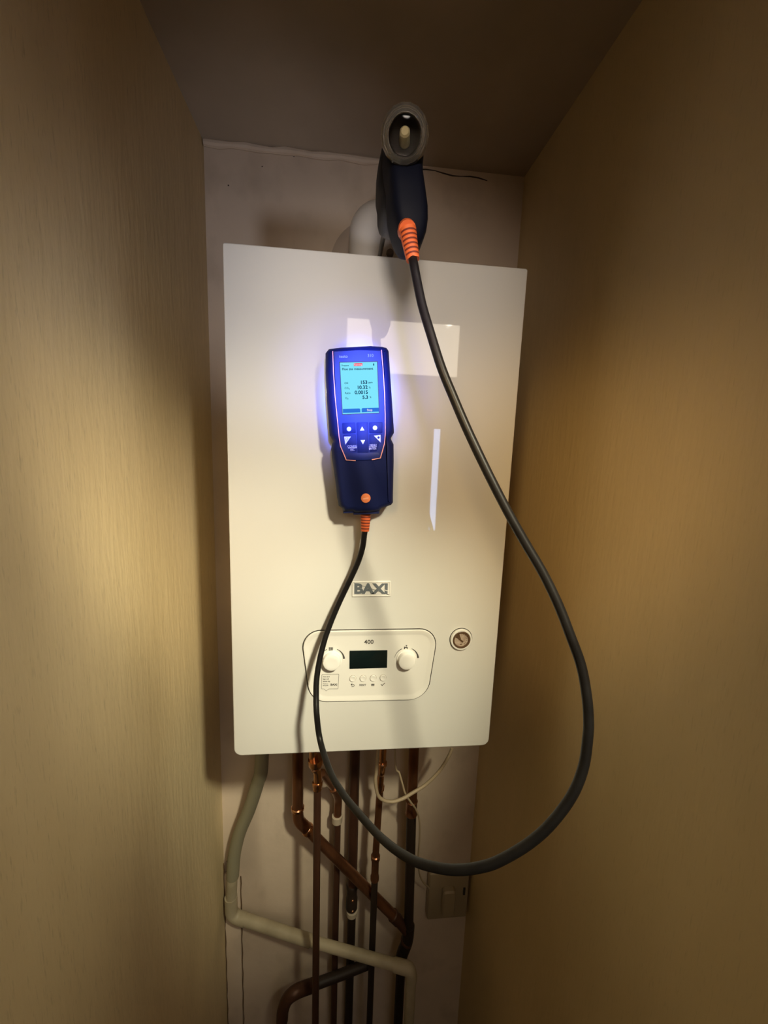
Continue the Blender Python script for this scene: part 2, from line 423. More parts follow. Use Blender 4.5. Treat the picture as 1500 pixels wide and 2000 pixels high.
for a, b in (((-0.003, -0.0022), (-0.0014, 0.0016)), ((-0.0014, -0.0002), (0.0016, 0.0010)), ((0.0012, -0.0022), (0.0024, 0.001)), ((0.0002, 0.001), (0.0008, 0.0034)), ((-0.0006, 0.0030), (0.0016, 0.0040))):
    box(bm, (c.x + a[0], PF - 0.0003, c.z + a[1]), (c.x + b[0], PF, c.z + b[1]))
obj('dial_symbol', bm, m_print, panel, smooth=False)
for (px, py) in ((689, 1325), (709, 1324.6), (728.8, 1324.2), (748, 1323.6)):
    c = pxz(px, py)
    obj('button', steps((c.x, 0, c.z), (0, -1, 0), [(0, 0.0046), (0.0021, 0.0046), (0.0025, 0.0042), (0.0022, 0.003), (0.0020, 0)], seg=28), m_panel, panel)
    bmr = bmesh.new(); pr = [(c.x + 0.0051 * math.cos(2 * PI * k / 28), c.z + 0.0051 * math.sin(2 * PI * k / 28)) for k in range(28)]
    layers(pr, [(0, PF + 0.0004), (0, PF - 0.00012)], bmr); obj('button_gap', bmr, mat('button_gap', (0.35, 0.31, 0.26), 0.8), panel)
p = pxz(708.5, 1338); text('RESET', 'lettering', p.x, PF - 0.0001, p.z, 0.0027, m_print, panel, bold=0.02)
bm = bmesh.new()
c = pxz(689, 1338.5)   # back arrow
ribbon(bm, [(c.x - 0.0026, c.z + 0.0014), (c.x + 0.0008, c.z + 0.0014), (c.x + 0.0022, c.z + 0.0004), (c.x + 0.0022, c.z - 0.0008), (c.x + 0.0010, c.z - 0.0020), (c.x - 0.0016, c.z - 0.0020)], PF - 0.0001, 0.0007, 0.0002)
ribbon(bm, [(c.x - 0.0008, c.z + 0.0030), (c.x - 0.0026, c.z + 0.0014), (c.x - 0.0008, c.z - 0.0002)], PF - 0.0001, 0.0007, 0.0002)
obj('button_symbol', bm, m_print, panel, smooth=False)
bm = bmesh.new(); c = pxz(728, 1337.5)
for k in range(4):
    box(bm, (c.x - 0.0022 + k * 0.0013, PF - 0.0003, c.z - 0.0018), (c.x - 0.0015 + k * 0.0013, PF, c.z + 0.0018))
box(bm, (c.x - 0.0024, PF - 0.0003, c.z - 0.0003), (c.x + 0.0026, PF, c.z + 0.0003))
obj('button_symbol', bm, m_print, panel, smooth=False)
bm = bmesh.new(); c = pxz(747.5, 1336.5)
ribbon(bm, [(c.x - 0.0026, c.z + 0.0001), (c.x - 0.0008, c.z - 0.0018), (c.x + 0.0030, c.z + 0.0022)], PF - 0.0001, 0.0009, 0.0002)
obj('button_symbol', bm, m_print, panel, smooth=False)
# small sticker below the left dial
st = [xz(628.5, 1317, PF), xz(662.4, 1316.4, PF), xz(660.5, 1345.5, PF), xz(642, 1346, PF), xz(637, 1349.8, PF), xz(633, 1346, PF), xz(627.5, 1345.6, PF)]
sto = rounded(st, [0.0012, 0.0012, 0.0012, 0, 0, 0, 0.0012], 4)
bm = bmesh.new(); layers(sto, [(0, PF), (0, PF - 0.00016)], bm); sticker = obj('sticker', bm, mat('sticker_border', (0.13, 0.12, 0.10), 0.6), boiler, smooth=False)
bm = bmesh.new(); layers(sto, [(0.00055, PF - 0.0001), (0.00055, PF - 0.0003)], bm); obj('sticker_face', bm, m_panel, sticker, smooth=False)
for s, px, py, h in (('Scan and', 631, 1321.5, .0021), ('learn all', 631, 1326, .0021), ('about my', 631, 1330.5, .0021), ('Thanks to', 630.5, 1335.5, .0015), ('new guide', 630.5, 1338.5, .0015)):
    p = pxz(px, py); text(s, 'lettering', p.x, PF - 0.0004, p.z, h, m_print, sticker, align='LEFT', bold=0.015, sx=0.9)
p = pxz(652, 1337); text('BAXI', 'lettering', p.x, PF - 0.0004, p.z, 0.0032, m_print, sticker, bold=0.04)
# badge
bq = rounded([xz(687.5, 1135.5, 0), xz(763, 1134.5, 0), xz(763.5, 1164.5, 0), xz(687.5, 1165.5, 0)], 0.0012, 3)
bm = bmesh.new(); layers(bq, [(0, 0.0005), (0, -0.0010), (0.0006, -0.0014), (0.0014, -0.0014), (0.0020, -0.0008)], bm)
badge = obj('badge', bm, m_panel, boiler)
p = at(724.8, 1150.8, -0.001); text('BAXI', 'lettering', p.x, -0.0011, p.z, 0.0143, m_badge, badge, bold=0.065, sx=1.10, th=0.0006)
bm = bmesh.new(); a = V(xz(750, 1152, -0.002)); 
ribbon(bm, [(a.x, a.y + 0.0012), (a.x + 0.002, a.y - 0.0008), (a.x + 0.0048, a.y - 0.0016), (a.x + 0.0072, a.y - 0.001)], -0.0016, [0.0003, 0.001, 0.001, 0.0004], 0.0003)
obj('badge_swoosh', bm, m_panel, badge, smooth=False)
# pressure gauge
c = at(900, 1247.8, 0)
gz = V((c.x, 0, c.z))
gauge = obj('pressure_gauge', steps((c.x, 0.001, c.z), (0, -1, 0), [(0, 0.0165), (0.0030, 0.0165), (0.0048, 0.0160), (0.0052, 0.0148), (0.0050, 0.0136), (0.0022, 0.0134), (0.0020, 0)], seg=48), m_panel, boiler)
obj('gauge_gap', steps((c.x, 0.0005, c.z), (0, -1, 0), [(0, 0.0175), (0.0008, 0.0175)], seg=48), m_gap, gauge)
obj('gauge_bezel', steps((c.x, -0.0005, c.z), (0, -1, 0), [(0, 0.0133), (0.0036, 0.0133), (0.0040, 0.0128), (0.0038, 0.0108), (0.0016, 0.0106), (0.0014, 0)], seg=48), m_gauge, gauge)
obj('dial_face', steps((c.x, -0.0015, c.z), (0, -1, 0), [(0, 0.0106), (0.0008, 0.0106)], seg=40), m_dial, gauge)
bm = bmesh.new()
fan = [(c.x, c.z)] + [(c.x + 0.0096 * math.cos(math.radians(t)), c.z + 0.0096 * math.sin(math.radians(t))) for t in range(112, 168, 8)]
layers(fan, [(0, -0.0023), (0, -0.0026)], bm)
ribbon(bm, [(c.x - 0.006, c.z + 0.003), (c.x + 0.0028, c.z - 0.0035)], -0.0026, [0.0008, 0.0026], 0.0005)
box(bm, (c.x - 0.0016, -0.0027, c.z - 0.0080), (c.x + 0.0014, -0.0023, c.z - 0.0068))
for t in range(-50, 90, 20):
    d = V((math.cos(math.radians(t)), math.sin(math.radians(t))))
    ribbon(bm, [(c.x + d.x * 0.0078, c.z + d.y * 0.0078), (c.x + d.x * 0.0094, c.z + d.y * 0.0094)], -0.0023, 0.0006, 0.0003)
obj('needle', bm, m_gauge, gauge, smooth=False)

# ------------------------------------------------------------------ flue
fc = at(743, 480, 0.145); fx = fc.x
flue = thing('flue_pipe', (fx, 0.145, BH), 'white flue elbow rising from the boiler top and turning back into the wall', 'flue')
bm = steps((fx, 0.145, BH), (0, 0, 1), [(0, 0.062), (0.006, 0.062), (0.009, 0.056), (0.030, 0.056), (0.033, 0.052), (0.036, 0.052)], seg=48)
obj('base_collar', bm, m_flue, flue)
bm = bmesh.new(); pts = [V((fx, 0.145, BH + 0.034)), V((fx, 0.145, BH + 0.06))]
for k in range(1, 10):
    t = PI / 2 * k / 9; pts.append(V((fx, 0.145 + 0.05 * (1 - math.cos(t)), BH + 0.06 + 0.05 * math.sin(t))))
pts.append(V((fx, YB + 0.002, BH + 0.11))); tube(bm, pts, 0.050, 40); obj('elbow', bm, m_flue, flue)
obj('wall_seal', steps((fx, YB, BH + 0.10), (0, -1, 0), [(0, 0.084), (0.004, 0.084), (0.009, 0.076), (0.012, 0.052)], seg=48), m_seal, flue)
c = at(763, 489, 0.085)
obj('test_port', steps((c.x, 0.11, c.z), (0, -1, 0), [(0, 0.0055), (0.018, 0.0055), (0.022, 0.004)], seg=20), mat('port_grey', (0.16, 0.14, 0.14), 0.6), flue)
c = at(778, 495, 0.08)
obj('screw', steps((c.x, 0.10, c.z - 0.001), (0, -1, 0), [(0, 0.004), (0.012, 0.004), (0.014, 0.003)], seg=14), m_flue, flue)

# ------------------------------------------------------------------ analyser
AY = -0.044     # front face depth
ac = at(708, 840, -0.02)
an = thing('flue_gas_analyser', (ac.x, 0, ac.z), 'handheld flue gas analyser with glowing blue screen, stuck to the boiler front', 'gas analyser')
sil = [(636, 692), (642, 684.5), (666, 681.5), (695, 680), (723, 678.6), (745, 680), (754, 682.5), (758.5, 689), (764, 770), (768.7, 841), (768.6, 846),
       (762.8, 856), (763.5, 859), (768, 868), (768.3, 900), (766.8, 966), (766.8, 980), (763, 985), (744, 992), (740, 997), (722, 999.5), (692, 1000.5), (688.7, 997),
       (670.5, 998), (668.7, 992), (661.5, 986.5), (658.5, 971), (656.7, 953), (647, 878), (648, 869), (651, 862.5), (650, 860), (644, 851), (638.5, 780), (636, 730)]
O = [xz(x, y, -0.022) for x, y in sil]
bm = bmesh.new()
layers(O, [(0.006, -0.0002), (0.001, -0.006), (0, -0.014), (0, -0.026), (0.0012, -0.034), (0.0045, -0.0395), (0.0085, -0.0415)], bm)
obj('housing', bm, m_navy, an, angle=50)
# raised face inside the accent lines
fpx = [(651, 686), (700, 683), (744, 684), (751, 766), (752.5, 847), (751, 866), (743, 894), (709, 899), (676, 898), (665, 871), (663, 860), (655, 780)]
F = [xz(x, y, -0.042) for x, y in fpx]
bm = bmesh.new(); layers(F, [(0, -0.036), (0, -0.0415), (0.0008, -0.0430)], bm); face = obj('face_panel', bm, m_navy2, an, angle=50)
def A(px, py, Y=-0.0432): return xz(px, py, Y)
bm = bmesh.new()
ribbon(bm, [A(x, y) for x, y in ((649.8, 686), (651.5, 730), (654.5, 775), (659, 820), (662.5, 855), (665, 871), (676.3, 898.3), (694.7, 899.5))], -0.0430, 0.00105, 0.0006)
obj('accent_line', bm, m_line, an, smooth=False)['label'] = 'thin pink line left of the screen and keys'
bm = bmesh.new()
ribbon(bm, [A(x, y) for x, y in ((744.8, 683.5), (748, 720), (751, 766), (752.3, 810), (752.5, 847), (750.8, 867), (743, 894.5), (726.3, 897.8))], -0.0430, 0.00105, 0.0006)
obj('accent_line', bm, m_line, an, smooth=False)['label'] = 'thin pink line right of the screen and keys'
# screen
S = [A(664, 708.3), A(736.3, 706.7), A(740, 806), A(669.3, 808.8)]
bm = bmesh.new(); layers(S, [(-0.0010, -0.0425), (-0.0010, -0.0431)], bm); obj('screen_frame', bm, m_gap, an, smooth=False)
bm = bmesh.new(); layers(S, [(0, -0.0428), (0, -0.0433)], bm); scr = obj('screen', bm, m_screen, an, smooth=False)
rot = math.radians(3.2)
v = V(A(740, 806)) - V(A(736.3, 706.7)); u_ = V(A(664, 708.3)) - V(A(736.3, 706.7)); rot = math.atan2(-(u_.y), -(u_.x))
def stext(s, px, py, h, m=m_ink, al='LEFT', b=0.0, sx=1.0, par=None, Y=-0.04345, nm='lettering'):
    x, z = A(px, py, Y); return text(s, nm, x, Y, z, h, m, par or scr, align=al, bold=b, rot=rot, sx=sx, th=0.0001)
K = 0.51 / 788
stext('Flue gas measurement', 668, 721.3, 4.2 * K, b=0.025, sx=1.08)
stext('Propane', 667, 714, 2.8 * K, b=0.01)
for s, x, y in (('CO', 672.5, 748.6), ('CO₂', 673, 758.4), ('Ratio', 673.8, 768), ('O₂', 674.2, 777.8)): stext(s, x, y, 3.4 * K, b=0.01)
for s, x, y in (('153', 717.8, 746.8), ('10.32', 718.2, 756.5), ('0.0015', 718.8, 766.2), ('5.3', 719.3, 776)): stext(s, x, y, 6.2 * K, al='RIGHT', b=0.035, sx=1.05)
stext('ppm', 719.5, 747, 3.2 * K, b=0.02); stext('%', 720.5, 757, 3.2 * K, b=0.02); stext('%', 722, 776, 3.2 * K, b=0.02)
bm = bmesh.new(); layers(rounded([A(691, 709.6), A(708, 709.2), A(708, 714.7), A(691, 715.1)], 0.0008, 3), [(0, -0.0433), (0, -0.04345)], bm); obj('status_tag', bm, m_red, scr, smooth=False)
stext('Running', 699.5, 712.2, 3.2 * K, m_white_e, 'CENTER', Y=-0.0436)
bm = bmesh.new(); layers([A(728.9, 710.5), A(730.9, 710.5), A(730.9, 714), A(728.9, 714)], [(0, -0.0433), (0, -0.0435)], bm); layers([A(729.4, 709.6), A(730.4, 709.6), A(730.4, 710.6), A(729.4, 710.6)], [(0, -0.0433), (0, -0.0435)], bm)
obj('battery_symbol', bm, m_ink, scr, smooth=False)
for q in ([(669.5, 798.8), (702, 797.8), (703.8, 799.5), (703.8, 805.5), (669.7, 806.5)], [(706.3, 798.6), (708, 797.2), (739.8, 796.3), (740, 804), (706.5, 805.3)]):
    bm = bmesh.new(); layers([A(*t) for t in q], [(0, -0.0433), (0, -0.0435)], bm); obj('soft_key', bm, m_soft, scr, smooth=False)
stext('Stop', 722, 800.8, 4 * K, m_white_e, 'CENTER', b=0.02, Y=-0.0436)
# keys
def key(name, poly, m=m_key):
    bm = bmesh.new(); layers([A(*t) for t in poly], [(0, -0.0425), (0, -0.0433), (0.0002, -0.0435)], bm); return obj(name, bm, m, an, smooth=False)
m_pad = mat('key_pad', (0.006, 0.012, 0.075), 0.6, Specular_IOR_Level=0.2)
for q in ([(668, 826), (694, 825), (695, 846), (669, 847)], [(696, 825), (719, 824.5), (720, 884), (698, 884.5)], [(721, 824.5), (747, 824), (747, 846), (721, 846)],
          [(669, 849), (695, 848), (697, 883), (686, 881)], [(721, 848), (747, 847), (736, 881), (722, 883)]):
    bm = bmesh.new(); layers(rounded([A(*t) for t in q], 0.0012, 3), [(0, -0.0420), (0, -0.0431), (0.0004, -0.04335)], bm); obj('key_pad', bm, m_pad, an)
for px, py in ((681.6, 838), (732.4, 835.6)):
    key('round_key', [(px + 4.5 * math.cos(2 * PI * k / 20), py + 4.5 * math.sin(2 * PI * k / 20)) for k in range(20)])
key('arrow_key', [(702.9, 841.3), (707.2, 832.7), (712, 840.8)])
key('arrow_key', [(703.8, 859.5), (713.3, 859.2), (708.9, 868)])
key('corner_key', [(672, 852.8), (685.7, 852.6), (674.4, 868.6)])
key('corner_key', [(730, 850.9), (743.4, 849.3), (743.5, 864.6)])
bm = bmesh.new()
ribbon(bm, [A(675.2, 855.4), A(679.5, 855.4), A(679.4, 858.5), A(677, 860), A(675.5, 858.5), A(675.2, 855.4)], -0.0435, 0.00035, 0.0001)
obj('key_symbol', bm, m_navy2, an, smooth=False)
bm = bmesh.new(); c = A(739.3, 854.6); steps((c[0], -0.0434, c[1]), (0, -1, 0), [(0, 0.0015), (0.0003, 0.0015)], bm, 12)
obj('key_symbol', bm, m_navy2, an, smooth=False)
for s, px, py in (('CONFIG', 688, 871.8), ('ESC.', 689, 878.6), ('MENU', 728.8, 869.7), ('ENTER', 728, 876.6)):
    stext(s, px, py, 3.6 * K, m_key, 'CENTER', 0.0, 0.95, par=an)
bm = bmesh.new(); ribbon(bm, [A(679.8, 875), A(697, 874.6)], -0.0434, 0.0006, 0.0002); obj('underline', bm, m_key, an, smooth=False); bm = bmesh.new(); ribbon(bm, [A(720.7, 873), A(736, 872.4)], -0.0434, 0.0006, 0.0002)
obj('underline', bm, m_key, an, smooth=False)
m_faint = mat('faint_print', (0.16, 0.18, 0.36), 0.5)
stext('testo', 670.7, 696.2, 5.4 * K, m_faint, 'CENTER', 0.01, par=an); stext('310', 723.5, 694.6, 5.4 * K, m_faint, 'CENTER', 0.0, par=an)
bm = bmesh.new(); layers([A(x, y, -0.043) for x, y in ((678, 899), (681, 885), (739, 884), (742, 894), (738, 896), (711, 899))], [(0, -0.0425), (0, -0.0432), (0.0012, -0.0436)], bm); obj('chin_ridge', bm, m_navy2, an, angle=50)
c = at(714.4, 973, -0.042)
lg = obj('logo_button', steps((c.x, -0.0400, c.z), (0, -1, 0), [(0, 0.0061), (0.0024, 0.0061), (0.0030, 0.0056), (0.0030, 0)], seg=36), mat('logo_orange', (0.75, 0.22, 0.08), 0.4), an)
text('testo', 'lettering', c.x, -0.0431, c.z, 0.0024, mat('logo_print', (0.9, 0.55, 0.42), 0.5), lg, rot=math.radians(14), bold=0.02)
bm = bmesh.new(); bq = [xz(x, y, -0.018) for x, y in ((669.5, 985), (742, 985), (739, 1001), (690, 1003), (689, 999.5), (669.8, 1000))]
layers(bq, [(0, -0.006), (0, -0.030), (0.001, -0.033)], bm); obj('socket_block', bm, m_navy, an)
# strain relief helper
def strain(parent, a, b, r0, r1, n=6, curve=None):
    """ribbed orange sleeve from a to b"""
    a, b = V(a), V(b); P = [a.lerp(b, t / 30) if curve is None else curve(t / 30) for t in range(31)]
    R = []
    for i in range(31):
        t = i / 30; R.append(r0 + (r1 - r0) * t)
    bm = bmesh.new(); tube(bm, P, R, 26); s = obj('strain_relief', bm, m_orange, parent)
    s['label'] = 'ribbed orange strain relief'
    L = (b - a).length
    bm = bmesh.new()
    for k in range(n):
        t = 0.14 + 0.72 * k / (n - 1); i = t * 30; i0 = int(i); q = P[i0].lerp(P[min(30, i0 + 1)], i - i0); d = (P[min(30, i0 + 1)] - P[i0]).normalized()
        r = r0 + (r1 - r0) * t; hw = L * 0.030
        # front slot and rear slot: short ring arcs
        sx = d.cross(V((0, 1, 0))).normalized(); sy = d.cross(sx).normalized()
        if sy.y > 0: sy = -sy
        for base in (0, PI):
            vs = []
            for j in range(9):
                an_ = base + math.radians(-68 + 136 * j / 8)
                o_ = (math.cos(an_) * sy + math.sin(an_) * sx) * (r + 0.00022)
                vs.append((bm.verts.new(q + o_ - d * hw), bm.verts.new(q + o_ + d * hw)))
            for j in range(8): bm.faces.new((vs[j][0], vs[j + 1][0], vs[j + 1][1], vs[j][1]))
    obj('relief_groove', bm, m_groove, s, recalc=False)
    return s
sa = at(714.6, 999, -0.019); sb = at(712.8, 1037.5, -0.021)
strain(an, sa, sb, 0.0072, 0.0055, 6)

# ------------------------------------------------------------------ probe
pc = at(790, 400, -0.11)
probe = thing('flue_gas_probe', pc, 'dark probe handle with clear round cap, poked into the flue above the boiler', 'gas probe')
def loft(bm, secs, n=32, e=3.2):
    """secs: (px_left, px_right, py, y_center, y_half)"""
    rings = []
    for (xl, xr, py, yc, yh) in secs:
        a = at(xl, py, yc); b = at(xr, py, yc); c_ = (a + b) / 2; hx = (b.x - a.x) / 2
        ring = []
        for k in range(n):
            t = 2 * PI * k / n; ct, st_ = math.cos(t), math.sin(t)
            ring.append(bm.verts.new((c_.x + hx * math.copysign(abs(ct) ** (2 / e), ct), yc + yh * math.copysign(abs(st_) ** (2 / e), st_), c_.z)))
        rings.append(ring)
    for i in range(len(rings) - 1):
        for k in range(n): bm.faces.new((rings[i][k], rings[i][(k + 1) % n], rings[i + 1][(k + 1) % n], rings[i + 1][k]))
    bm.faces.new(rings[0][::-1]); bm.faces.new(rings[-1])
    return bm
bm = bmesh.new()
# front lobe that carries the lead
loft(bm, [(752, 818, 293, -0.112, 0.012), (748, 823, 300, -0.112, 0.016), (747, 823, 322, -0.118, 0.022), (752, 820, 342, -0.132, 0.027), (756, 820, 362, -0.142, 0.028), (757, 825, 395, -0.142, 0.028),
          (759, 829, 425, -0.142, 0.028), (763, 829.5, 445, -0.142, 0.027), (769, 827, 465, -0.142, 0.025), (775, 822, 480, -0.142, 0.022), (782, 816, 491, -0.142, 0.018), (790, 808, 498, -0.142, 0.011)], e=4.5)
obj('grip', bm, m_handle, probe, angle=60)
bm = bmesh.new()
loft(bm, [(750, 792, 300, -0.085, 0.024), (744, 800, 305, -0.085, 0.032), (741, 805, 320, -0.085, 0.034), (736, 806, 345, -0.085, 0.034), (735, 806, 385, -0.085, 0.034), (738, 806, 402, -0.085, 0.034), (738.5, 806, 425, -0.085, 0.033),
          (741, 804, 437, -0.085, 0.031), (747, 800, 445, -0.085, 0.026), (757, 790, 450, -0.085, 0.018)], e=3.6)
obj('shaft_housing', bm, mat('probe_plastic_grey', (0.010, 0.010, 0.012), 0.55, Specular_IOR_Level=0.3), probe, angle=60)
a = at(754, 436, -0.07); b = at(741.8, 499, 0.055); d = (b - a).normalized()
bm = bmesh.new(); tube(bm, [a, b, b + d * 0.035], 0.0029, 16); obj('shaft', bm, m_steel, probe)
# clear condensate cap, facing the viewer
cc = at(790.5, 265, -0.178); ax = (CAM - cc).normalized()
cap = obj('clear_cap', steps(cc + ax * -0.004, ax, [(-0.016, 0.0172), (-0.012, 0.0196), (0.0, 0.0204), (0.006, 0.0200), (0.010, 0.0184), (0.012, 0.0155), (0.0125, 0.0140), (0.0105, 0.0135), (0.004, 0.0148), (-0.010, 0.0146), (-0.013, 0.0)], seg=18), m_clear, probe, angle=12)
cap['label'] = 'clear plastic condensate cap'
obj('inner_cup', steps(cc - ax * 0.004, ax, [(-0.0135, 0.0128), (-0.0135, 0.0142), (0.0085, 0.0142), (0.0085, 0.0134), (-0.0105, 0.0126)], seg=40), m_dark, cap)
sdir = ax.cross(V((0, 0, 1))).normalized(); updir = sdir.cross(ax).normalized()
bm = bmesh.new(); w0 = cc - ax * 0.013 - updir * 0.004; w1 = cc + ax * 0.001 + updir * 0.003
tube(bm, [w0, w0.lerp(w1, 0.9), w1], [0.0046, 0.0042, 0.0030], 20); obj('filter_wick', bm, m_wick, cap)
obj('cap_window', steps(cc + ax * 0.003, ax, [(0, 0.0128), (0.001, 0.0130), (0.0018, 0.009), (0.0022, 0)], seg=40), m_window, cap)
ra = at(796, 449, -0.172); rb = at(806.5, 508, -0.176)
strain(probe, ra, rb, 0.0076, 0.0058, 6)
bm = bmesh.new(); tube(bm, [ra + V((0, 0.012, 0.004)), ra + V((0, 0.004, 0.003)), ra], [0.0075, 0.0078, 0.0076], 20); obj('lead_boss', bm, m_orange, probe)

# ------------------------------------------------------------------ the black lead from analyser to probe
CP = [(712.7, 1030, 'y', -0.021), (711.5, 1045, 'y', -0.021), (708, 1070, 'y', -0.021), (698.5, 1100, 'y', -0.019), (680, 1140, 'y', -0.017), (662, 1178, 'y', -0.018), (646, 1216, 'y', -0.022), (634, 1250, 'y', -0.028),
      (624.5, 1288, 'y', -0.036), (618.5, 1326, 'y', -0.044), (617.4, 1360, 'y', -0.052), (618.5, 1395, 'y', -0.062), (624, 1440, 'z', .535), (635, 1480, 'z', .515), (651, 1520, 'z', .488),
      (674, 1556, 'z', .460), (700, 1588, 'z', .432), (732, 1624, 'z', .402), (765, 1654, 'z', .376), (808, 1681, 'z', .352), (850, 1694, 'z', .338), (892, 1699, 'z', .328), (937, 1694, 'z', .321), (976, 1681, 'z', .317),
      (1032, 1648, 'z', .313), (1077, 1608, 'z', .311), (1118, 1552, 'z', .311), (1140, 1496, 'z', .312), (1148, 1440, 'z', .314), (1149.5, 1408, 'z', .315), (1146, 1360, 'z', .317), (1135, 1300, 'z', .320), (1113.5, 1240, 'z', .322),
      (1090, 1180, 'z', .326), (1061, 1120, 'z', .330), (1027, 1062, 'z', .333), (992, 1000, 'z', .335), (952, 922, 'z', .337), (914, 842, 'z', .339), (886, 777, 'z', .341), (862, 718, 'z', .342), (842, 655, 'z', .344),
      (825.5, 600, 'z', .346), (815, 552, 'z', .347), (808.8, 520, 'z', .3475)]
pts = [at(x, y, v_) if k == 'y' else atz(x, y, v_) for x, y, k, v_ in CP]
pts[0] = sb + V((0, 0, 0.001)); pts.append(rb + (ra - rb) * 0.1)
bm = bmesh.new(); tube(bm, catmull(pts, 8), 0.0039, 22)
tag(obj('probe_lead', bm, m_rubber), 'long black rubber hose looping from the analyser up to the probe', 'hose')

# ------------------------------------------------------------------ pipes below the boiler
def pipe_pts(L_): return [at(x, y, Y) for x, y, Y in L_]
def to_boiler(px, py, Y, z=0.0004):
    p = at(px, py, Y); return V((p.x, Y, z))
def straight(bm, a, b, r): return tube(bm, [a, b], r, 22)
def collar(a, d, prof, m, parent, name='coupling'):
    return obj(name, steps(a, d, prof, seg=24), m, parent)
FL = ZF + 0.005
def floor_pt(p, q):
    """continue line p->q vertically down to the floor"""
    return V((q.x, q.y, FL))
DN = V((0, 0, -1))

# 1: dark 15 mm pipe, nearest, dropping left of the others
Y = 0.145
a = at(620, 1535, Y); b = at(617.5, 1990, Y); xx = a.x
P1 = thing('copper_pipe', (xx, Y, FL), 'dark brown vertical pipe nearest the viewer, with a bright copper fitting on top', 'pipe', 'pipes below the boiler')
bm = bmesh.new(); straight(bm, a, V((b.x, Y, FL)), 0.0072); obj('pipe', bm, m_cu_dark, P1)
t1 = at(612, 1484, 0.14)
bm = bmesh.new(); tube(bm, catmull([V((t1.x, 0.13, 0.0)), t1, at(619.5, 1506, Y), at(620.5, 1528, Y), a + DN * 0.006], 8), 0.0082, 24); obj('elbow', bm, m_cu_bright, P1)
collar(a + V((0, 0, 0.010)), DN, [(0, 0.0090), (0.002, 0.0102), (0.007, 0.0102), (0.010, 0.0090), (0.016, 0.0090)], m_cu_bright, P1, 'solder_ring')
collar(at(616, 1481, 0.138), V((0.1, 0.1, -1)), [(0, 0.0135), (0.003, 0.0145), (0.012, 0.0145), (0.015, 0.0125), (0.022, 0.0100)], m_cu_bright, P1, 'compression_nut')

# 2: 22 mm pipe with elbow into the diagonal run, meeting the right hand pipe
Y = 0.222
P2 = thing('copper_pipe', to_boiler(582, 1480, Y), 'thick copper pipe that turns through an elbow into the long diagonal run', 'pipe', 'pipes below the boiler')
top = to_boiler(581, 1480, Y); e0 = at(581.5, 1578, Y); e1 = at(598, 1617, Y); e2 = at(776, 1796, Y); e3 = at(792, 1812, Y)
bm = bmesh.new(); straight(bm, top, e0, 0.0118); obj('pipe', bm, m_cu, P2)
bm = bmesh.new(); tube(bm, catmull([e0 + V((0, 0, 0.004)), e0 + DN * 0.012, at(584.5, 1603, Y), e1, e1 + (e2 - e1).normalized() * 0.012], 8), 0.0122, 24); obj('elbow', bm, m_cu, P2)
collar(e0 + V((0, 0, 0.004)), DN, [(0, 0.0124), (0.002, 0.0140), (0.007, 0.0140), (0.009, 0.0126)], m_cu_bright, P2, 'solder_ring')
dd = (e2 - e1).normalized()
collar(e1 + dd * 0.001, dd, [(0, 0.0126), (0.002, 0.0138), (0.006, 0.0138), (0.008, 0.0120)], m_cu_bright, P2, 'solder_ring')
bm = bmesh.new(); straight(bm, e1, e2, 0.0112); obj('diagonal_pipe', bm, m_cu, P2)
collar(e2 - dd * 0.02, dd, [(0, 0.0114), (0.002, 0.0136), (0.010, 0.0132), (0.022, 0.0130)], m_cu_dark, P2, 'coupling')

# 6: right hand 22 mm pipe, copper above and black below, with the tee
P6 = thing('copper_pipe', to_boiler(806, 1475, Y), 'thick pipe at the right, copper at the top and black lower down', 'pipe', 'pipes below the boiler')
top = to_boiler(806.5, 1475, Y); c1 = at(804.5, 1562, Y); c2 = at(803.5, 1590, Y); j = at(798, 1815, Y)
bm = bmesh.new(); straight(bm, top, c2, 0.0112); obj('pipe', bm, m_cu, P6)
collar(c1, DN, [(0, 0.0114), (0.002, 0.0134), (0.005, 0.0126), (c1.z - c2.z - 0.004, 0.0126), (c1.z - c2.z - 0.001, 0.0134), (c1.z - c2.z + 0.002, 0.0114)], m_cu, P6, 'coupling')
bm = bmesh.new(); straight(bm, c2 + DN * 0.001, V((j.x, Y, j.z)), 0.0110); obj('lower_pipe', bm, m_blackpipe, P6)['label'] = 'black painted lower pipe'
bm = bmesh.new(); straight(bm, e2, at(795, 1818, Y), 0.0112); obj('branch_pipe', bm, m_cu_dark, P6)
k1 = at(795, 1838, Y); k2 = at(786, 1862, 0.222)
bm = bmesh.new(); tube(bm, catmull([j + V((0, 0, 0.012)), j, k1, k2, k2 + V((-0.002, 0, -0.02))], 6), 0.0135, 24); obj('tee', bm, m_blackpipe, P6)
collar(k1 + V((0, 0, 0.004)), V((-0.35, 0, -1)), [(0, 0.0137), (0.002, 0.0146), (0.005, 0.0146), (0.007, 0.0137)], m_cu_dark, P6, 'solder_ring')
bm = bmesh.new(); q = k2 + V((-0.002, 0, -0.01)); tube(bm, [q, V((q.x, q.y, FL))], 0.0110, 20); obj('drop_pipe', bm, m_blackpipe, P6)

